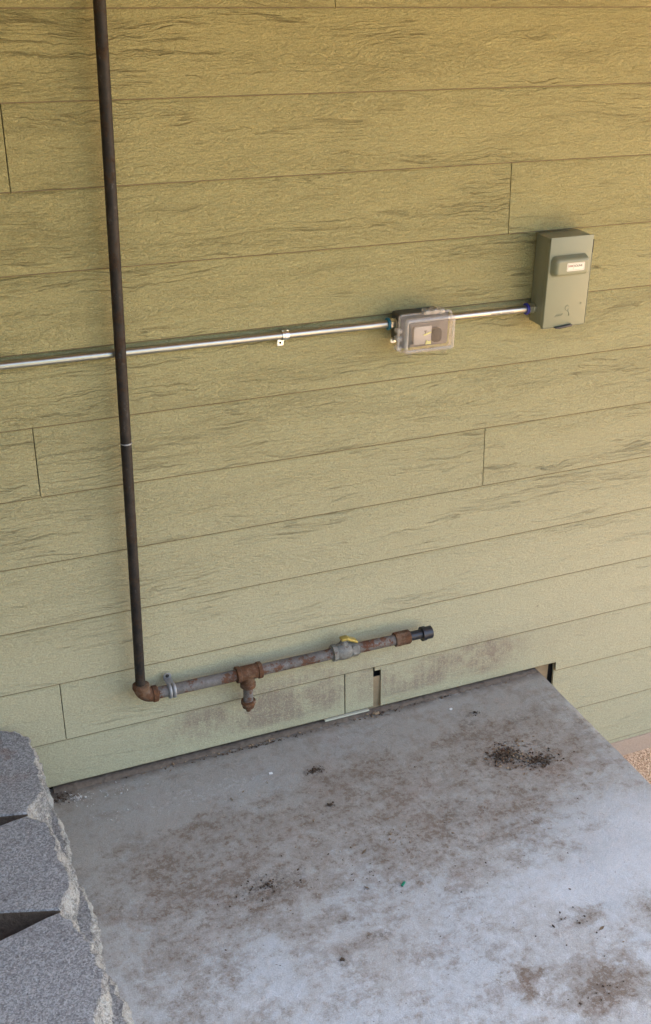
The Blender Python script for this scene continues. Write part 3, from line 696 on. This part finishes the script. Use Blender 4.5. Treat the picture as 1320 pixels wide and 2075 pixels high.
bm = bmesh.new(); box(bm, (1.8158, -.0802, 1.362), (1.8182, -.0775, 1.396)); link('side_slot', bm, M['dark'], lid)
bm = bmesh.new(); lathe(bm, (1.7985, -.0804, 1.2285), (1.7985, -1, 1.2285), [(0, .0032), (.0012, .0028)], 14); link('rivet', bm, M['box'], lid, True, 40)

# ---------------------------------------------------------------- litter on the landing
def crumb(bm, x, y, s, z=0, flat=.6, r=random):
    t = bmesh.new(); bmesh.ops.create_icosphere(t, subdivisions=1, radius=s)
    ro = Matrix.Rotation(r.uniform(0, 6.28), 3, 'Z'); sx, sy = r.uniform(.7, 1.5), r.uniform(.6, 1.1); jit = r.uniform(0, 99)
    for v in t.verts:
        v.co *= 1+.45*mn.noise(v.co*(1.3/s)+Vector((jit, 0, 0))); v.co = ro@Vector((v.co.x*sx, v.co.y*sy, v.co.z*flat)); v.co += Vector((x, y, z+s*flat*.55+.0008))
    me = bpy.data.meshes.new('t'); t.to_mesh(me); t.free(); bm.from_mesh(me); bpy.data.meshes.remove(me)
R = random.Random(11)
def heap(name, mat, spots, kind='stuff'):
    bm = bmesh.new()
    for cx, cy, rx, ry, n, s0, s1, hh in spots:
        for _ in range(n):
            a = R.uniform(0, 6.283); d = abs(R.gauss(0, .5)); s = R.uniform(s0, s1)*(1 if R.random() < .9 else 1.6)
            z = max(0, hh*(1-d*1.3))*R.random()
            crumb(bm, cx+rx*d*math.cos(a), min(cy+ry*d*math.sin(a), .0), s, z, R.uniform(.4, .8), R)
    return mark(link(name, bm, mat), kind=kind)
heap('soil_crumbs', M['crumb'], [(1.540, -.332, .055, .040, 260, .0012, .0038, .009), (1.618, -.384, .070, .036, 200, .0010, .0036, .006), (1.553, -.28, .03, .01, 12, .001, .003, 0),
     (1.012, -.185, .035, .016, 60, .001, .0032, .004), (.998, -.332, .02, .014, 22, .001, .003, .002), (.745, -.545, .14, .08, 60, .0008, .0032, 0),
     (1.56, -.12, .03, .015, 26, .0008, .0025, 0), (1.33, -1.13, .12, .08, 18, .0008, .0028, 0), (.82, -.83, .005, .004, 5, .003, .005, 0),
     (1.36, -.92, .12, .08, 14, .001, .003, 0), (1.0, -.6, .8, .45, 90, .0006, .0020, 0), (.9, -.02, .55, .006, 90, .0008, .003, 0), (1.5, -.01, .35, .006, 60, .0008, .003, 0), (.345, -.03, .03, .03, 90, .0008, .003, 0), (1.29, -.012, .02, .01, 40, .001, .004, .003)])
heap('leaf_crumbs', M['tancrumb'], [(1.56, -.34, .10, .07, 60, .0015, .0040, .004), (1.1, -.5, .55, .35, 90, .0008, .0022, 0), (.9, -.012, .5, .008, 70, .001, .003, 0), (1.28, -.012, .03, .01, 24, .002, .005, .003)])
bm = bmesh.new()
for _ in range(70):
    if R.random() < .55: x, y = R.gauss(1.58, .07), min(-.2, R.gauss(-.345, .045))
    elif R.random() < .5: x, y = R.uniform(.45, 1.8), -abs(R.gauss(0, .012))-.004
    else: x, y = R.uniform(.5, 1.7), R.uniform(-1.1, -.08)
    L = R.uniform(.004, .013); a = R.uniform(0, 3.14); b_ = L*R.uniform(.1, .35); dx, dy = math.cos(a), math.sin(a); zz = R.uniform(.0012, .004)
    v = [bm.verts.new((x+dx*p-dy*q, y+dy*p+dx*q, z_)) for p, q, z_ in ((-L, 0, .001), (0, b_, zz), (L, 0, .0012), (0, -b_, .0008))]
    bm.faces.new(v[:3]); bm.faces.new((v[0], v[2], v[3]))
bmesh.ops.solidify(bm, geom=bm.faces[:], thickness=.0006)
mark(link('leaf_flakes', bm, M['tancrumb']), kind='stuff')
heap('pale_grit', M['pebble'], [(.385, -.045, .045, .03, 60, .0008, .0026, 0), (.50, -.06, .16, .05, 46, .0008, .0026, 0), (.45, -.15, .08, .05, 14, .001, .003, 0), (1.1, -.6, .7, .4, 26, .0008, .0018, 0)])
bm = bmesh.new(); nseg = 260; rows = []
for i in range(nseg+1):
    x = .335+(1.845-.335)*i/nseg
    a = .5+.5*mn.noise(Vector((x*14, 0, 3)))+.35*mn.noise(Vector((x*60, 2, 3))); a = max(.12, a)
    w_ = .004+.012*a; h_ = .003+.008*a
    rows.append([bm.verts.new((x, y, z)) for y, z in ((-w_, .0002), (-w_*.6, h_*.35), (-w_*.15, h_*.75), (.009, h_), (.017, h_*.9))])
for p, q in zip(rows, rows[1:]):
    for i in range(4): bm.faces.new((p[i], q[i], q[i+1], p[i+1]))
for v in bm.verts: v.co.z += .0016*mn.noise(v.co*220); v.co.y += .002*mn.noise(v.co*140)
mark(link('soil_line', bm, M['drift'], smooth=True), kind='stuff')
def chip(name, x, y, w, d, h, rot, mat, label, cat):
    bm = bmesh.new(); box(bm, (-w/2, -d/2, 0), (w/2, d/2, h), min(w, d, h)*.2)
    bmesh.ops.rotate(bm, verts=bm.verts[:], cent=(0, 0, 0), matrix=Matrix.Rotation(rot, 3, 'Z'))
    o = link(name, bm, mat); o.location = (x, y, .0013); return mark(o, label, cat)
chip('paper_chip', 1.498, -.076, .009, .007, .0012, .3, M['white'], 'tiny white square chip on the slab close to the wall, right of the drip leg', 'chip')
chip('paper_chip', .897, -.149, .010, .008, .0012, -.15, M['white'], 'tiny white square chip on the slab left of the dark soil smudge', 'chip')
chip('plastic_scrap', 1.051, -.671, .016, .006, .003, .7, M['green'], 'small green plastic scrap lying in the middle of the slab', 'scrap')

# ---------------------------------------------------------------- put every Empty at the base of its thing
bpy.context.view_layer.update()
for t in [o for o in C.objects if o.type == 'EMPTY' and o.parent is None]:
    pts = [c.matrix_world @ Vector(q) for c in t.children_recursive if c.type == 'MESH' for q in c.bound_box]
    lo = Vector([min(p[i] for p in pts) for i in range(3)]); hi = Vector([max(p[i] for p in pts) for i in range(3)])
    base = Vector(((lo.x+hi.x)/2, (lo.y+hi.y)/2, lo.z)); d = base-t.location
    t.location = base
    for c in t.children: c.location -= d
